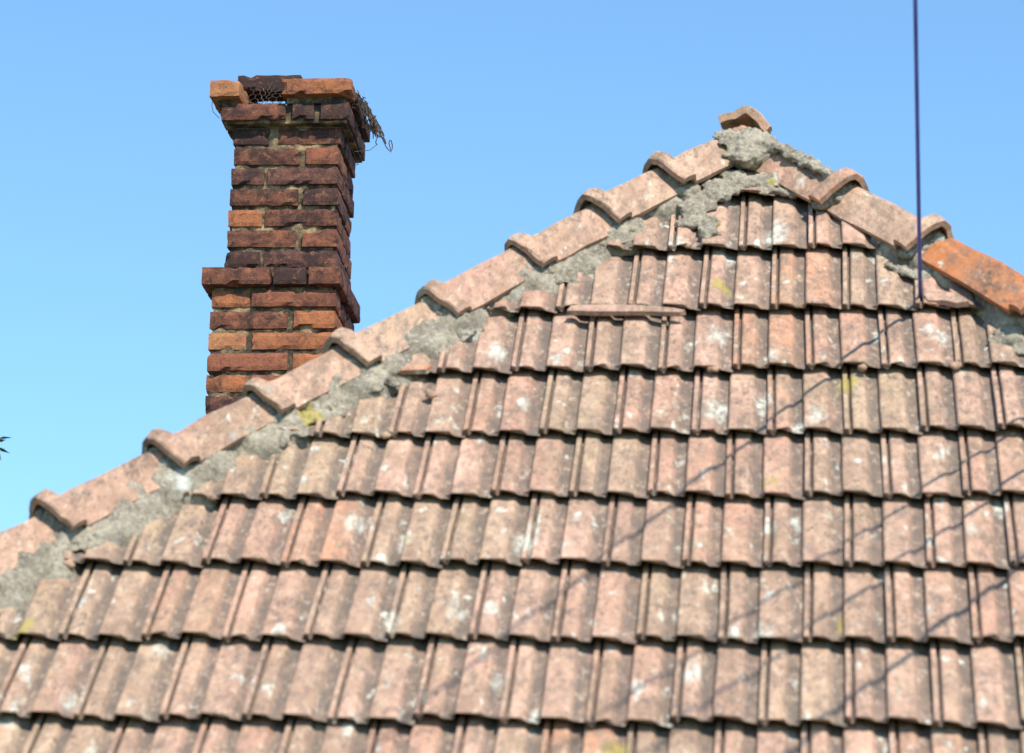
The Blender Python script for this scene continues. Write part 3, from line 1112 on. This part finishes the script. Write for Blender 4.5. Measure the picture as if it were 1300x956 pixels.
# pole that carries them, well behind the viewer
px_ = sum(e.x for e in ends_) / 4
top_z = max(e.z for e in ends_) + 0.35
pole = empty('utility_pole', (px_, POLE_Y - 0.12, 0))
tag(pole, 'tall wooden utility pole carrying the overhead cables', 'utility pole')
bm = tube_mesh([[(px_, POLE_Y - .12, -0.5 + i * (top_z + .5) / 8) for i in range(9)]], lambda t: 0.13 - 0.045 * t, 12)
link('pole', fin(bm, 'pole', True), M_pole, pole)
for e in ends_:
    bm = bmesh.new()
    r = bmesh.ops.create_cube(bm, size=1)
    x0, x1 = sorted((px_, e.x))
    for v in r['verts']:
        v.co = Vector(((x0 + x1) / 2 + v.co.x * (x1 - x0 + .2), POLE_Y - .02 + v.co.y * .08, e.z - .12 + v.co.z * .09))
    link('crossarm', fin(bm, 'crossarm'), M_pole, pole)
    bm = tube_mesh([[(e.x, POLE_Y, e.z - .075), (e.x, POLE_Y, e.z - .05), (e.x, POLE_Y, e.z - .02), (e.x, POLE_Y, e.z + .03)]], lambda t: 0.035 - 0.012 * math.sin(t * 6), 12)
    link('insulator', fin(bm, 'insulator', True), M_ceramic, pole)

# ------------------------------------------------------------------ tree beside the house
tr = random.Random(21)
TB = Vector((-5.9, 11.2, 0))
tree = empty('tree', TB)
tag(tree, 'leafy tree beside the house reaching a twig toward the left hip', 'tree')
TIP = Vector((-2.705, 10.44, 4.385))
limbs = [[TB + Vector((0, 0, -0.2)), TB + Vector((.03, .02, 1)), TB + Vector((-.03, .05, 2.2)), TB + Vector((.05, 0, 3.4)), TB + Vector((0, .05, 4.6)), TB + Vector((.05, 0, 6.0))]]
link('trunk', fin(tube_mesh(limbs, lambda t: 0.15 * (1 - t) + .025, 10), 'trunk', True), M_bark, tree)
br = []
tw_ends = []
for i in range(16):
    a_ = i * 2.4
    z = 2.2 + i * 0.22
    L = 1.75 - 0.06 * abs(i - 6)
    if math.cos(a_) > 0.3:
        L *= 0.8
    p0 = TB + Vector((0, 0, z))
    d = Vector((math.cos(a_), math.sin(a_), 0.35))
    pts = [p0 + d * (L * t) + Vector((0, 0, -.25 * t * t)) + Vector((tr.gauss(0, .04), tr.gauss(0, .04), 0)) * t for t in (0, .3, .6, .85, 1)]
    br.append(pts)
    tw_ends += [(p, .45) for p in pts[2:]]
reach = [TB + Vector((0, 0, 3.6)), TB + Vector((.9, -.2, 4.15)), TB + Vector((1.8, -.45, 4.45)), TB + Vector((2.6, -.65, 4.52)), TIP + Vector((-.08, 0, .03)), TIP]
br.append(reach)
link('limb', fin(tube_mesh(br, lambda t: 0.045 * (1 - t) + .005, 6), 'limb', True), M_bark, tree)
bm = bmesh.new()


def leaf(p, d, L, w_):
    d = d.normalized()
    s = d.cross(Vector((tr.gauss(0, 1), tr.gauss(0, 1), tr.gauss(0, 1)))).normalized() * w_
    u_ = s.cross(d).normalized() * w_ * .3
    a_ = [bm.verts.new(q_) for q_ in (p, p + d * L * .45 + s + u_, p + d * L, p + d * L * .45 - s + u_)]
    bm.faces.new(a_[:3]); bm.faces.new((a_[0], a_[2], a_[3]))


for p, r_ in tw_ends + [(TB + Vector((0, 0, 6.0)), .5), (TB + Vector((.1, 0, 5.3)), .6)]:
    for _ in range(130):
        q_ = p + Vector((tr.gauss(0, 1), tr.gauss(0, 1), tr.gauss(0, .8))) * r_ * .6
        if q_.x > -3.75:
            continue
        leaf(q_, Vector((tr.gauss(0, 1), tr.gauss(0, 1), tr.gauss(-.3, .7))), tr.uniform(.06, .11), tr.uniform(.015, .026))
for i in range(60):     # leaves along the reaching twig
    t = tr.uniform(.25, .86)
    f_ = t * 4
    k = int(f_)
    q_ = reach[k].lerp(reach[k + 1], f_ - k)
    leaf(q_, Vector((1, tr.gauss(0, .7), tr.gauss(-.1, .6))), tr.uniform(.05, .09), .014)
for dz, dx, dy in ((.012, .045, .01), (-.004, .04, -.03), (-.03, .035, 0.02), (-.05, .015, -.01)):
    leaf(TIP + Vector((-.02, 0, dz * .6)), Vector((dx, dy, dz * .5)), .052, .007)
link('crown', fin(bm, 'crown'), M_leaf, tree)

scn.render.engine = 'CYCLES'
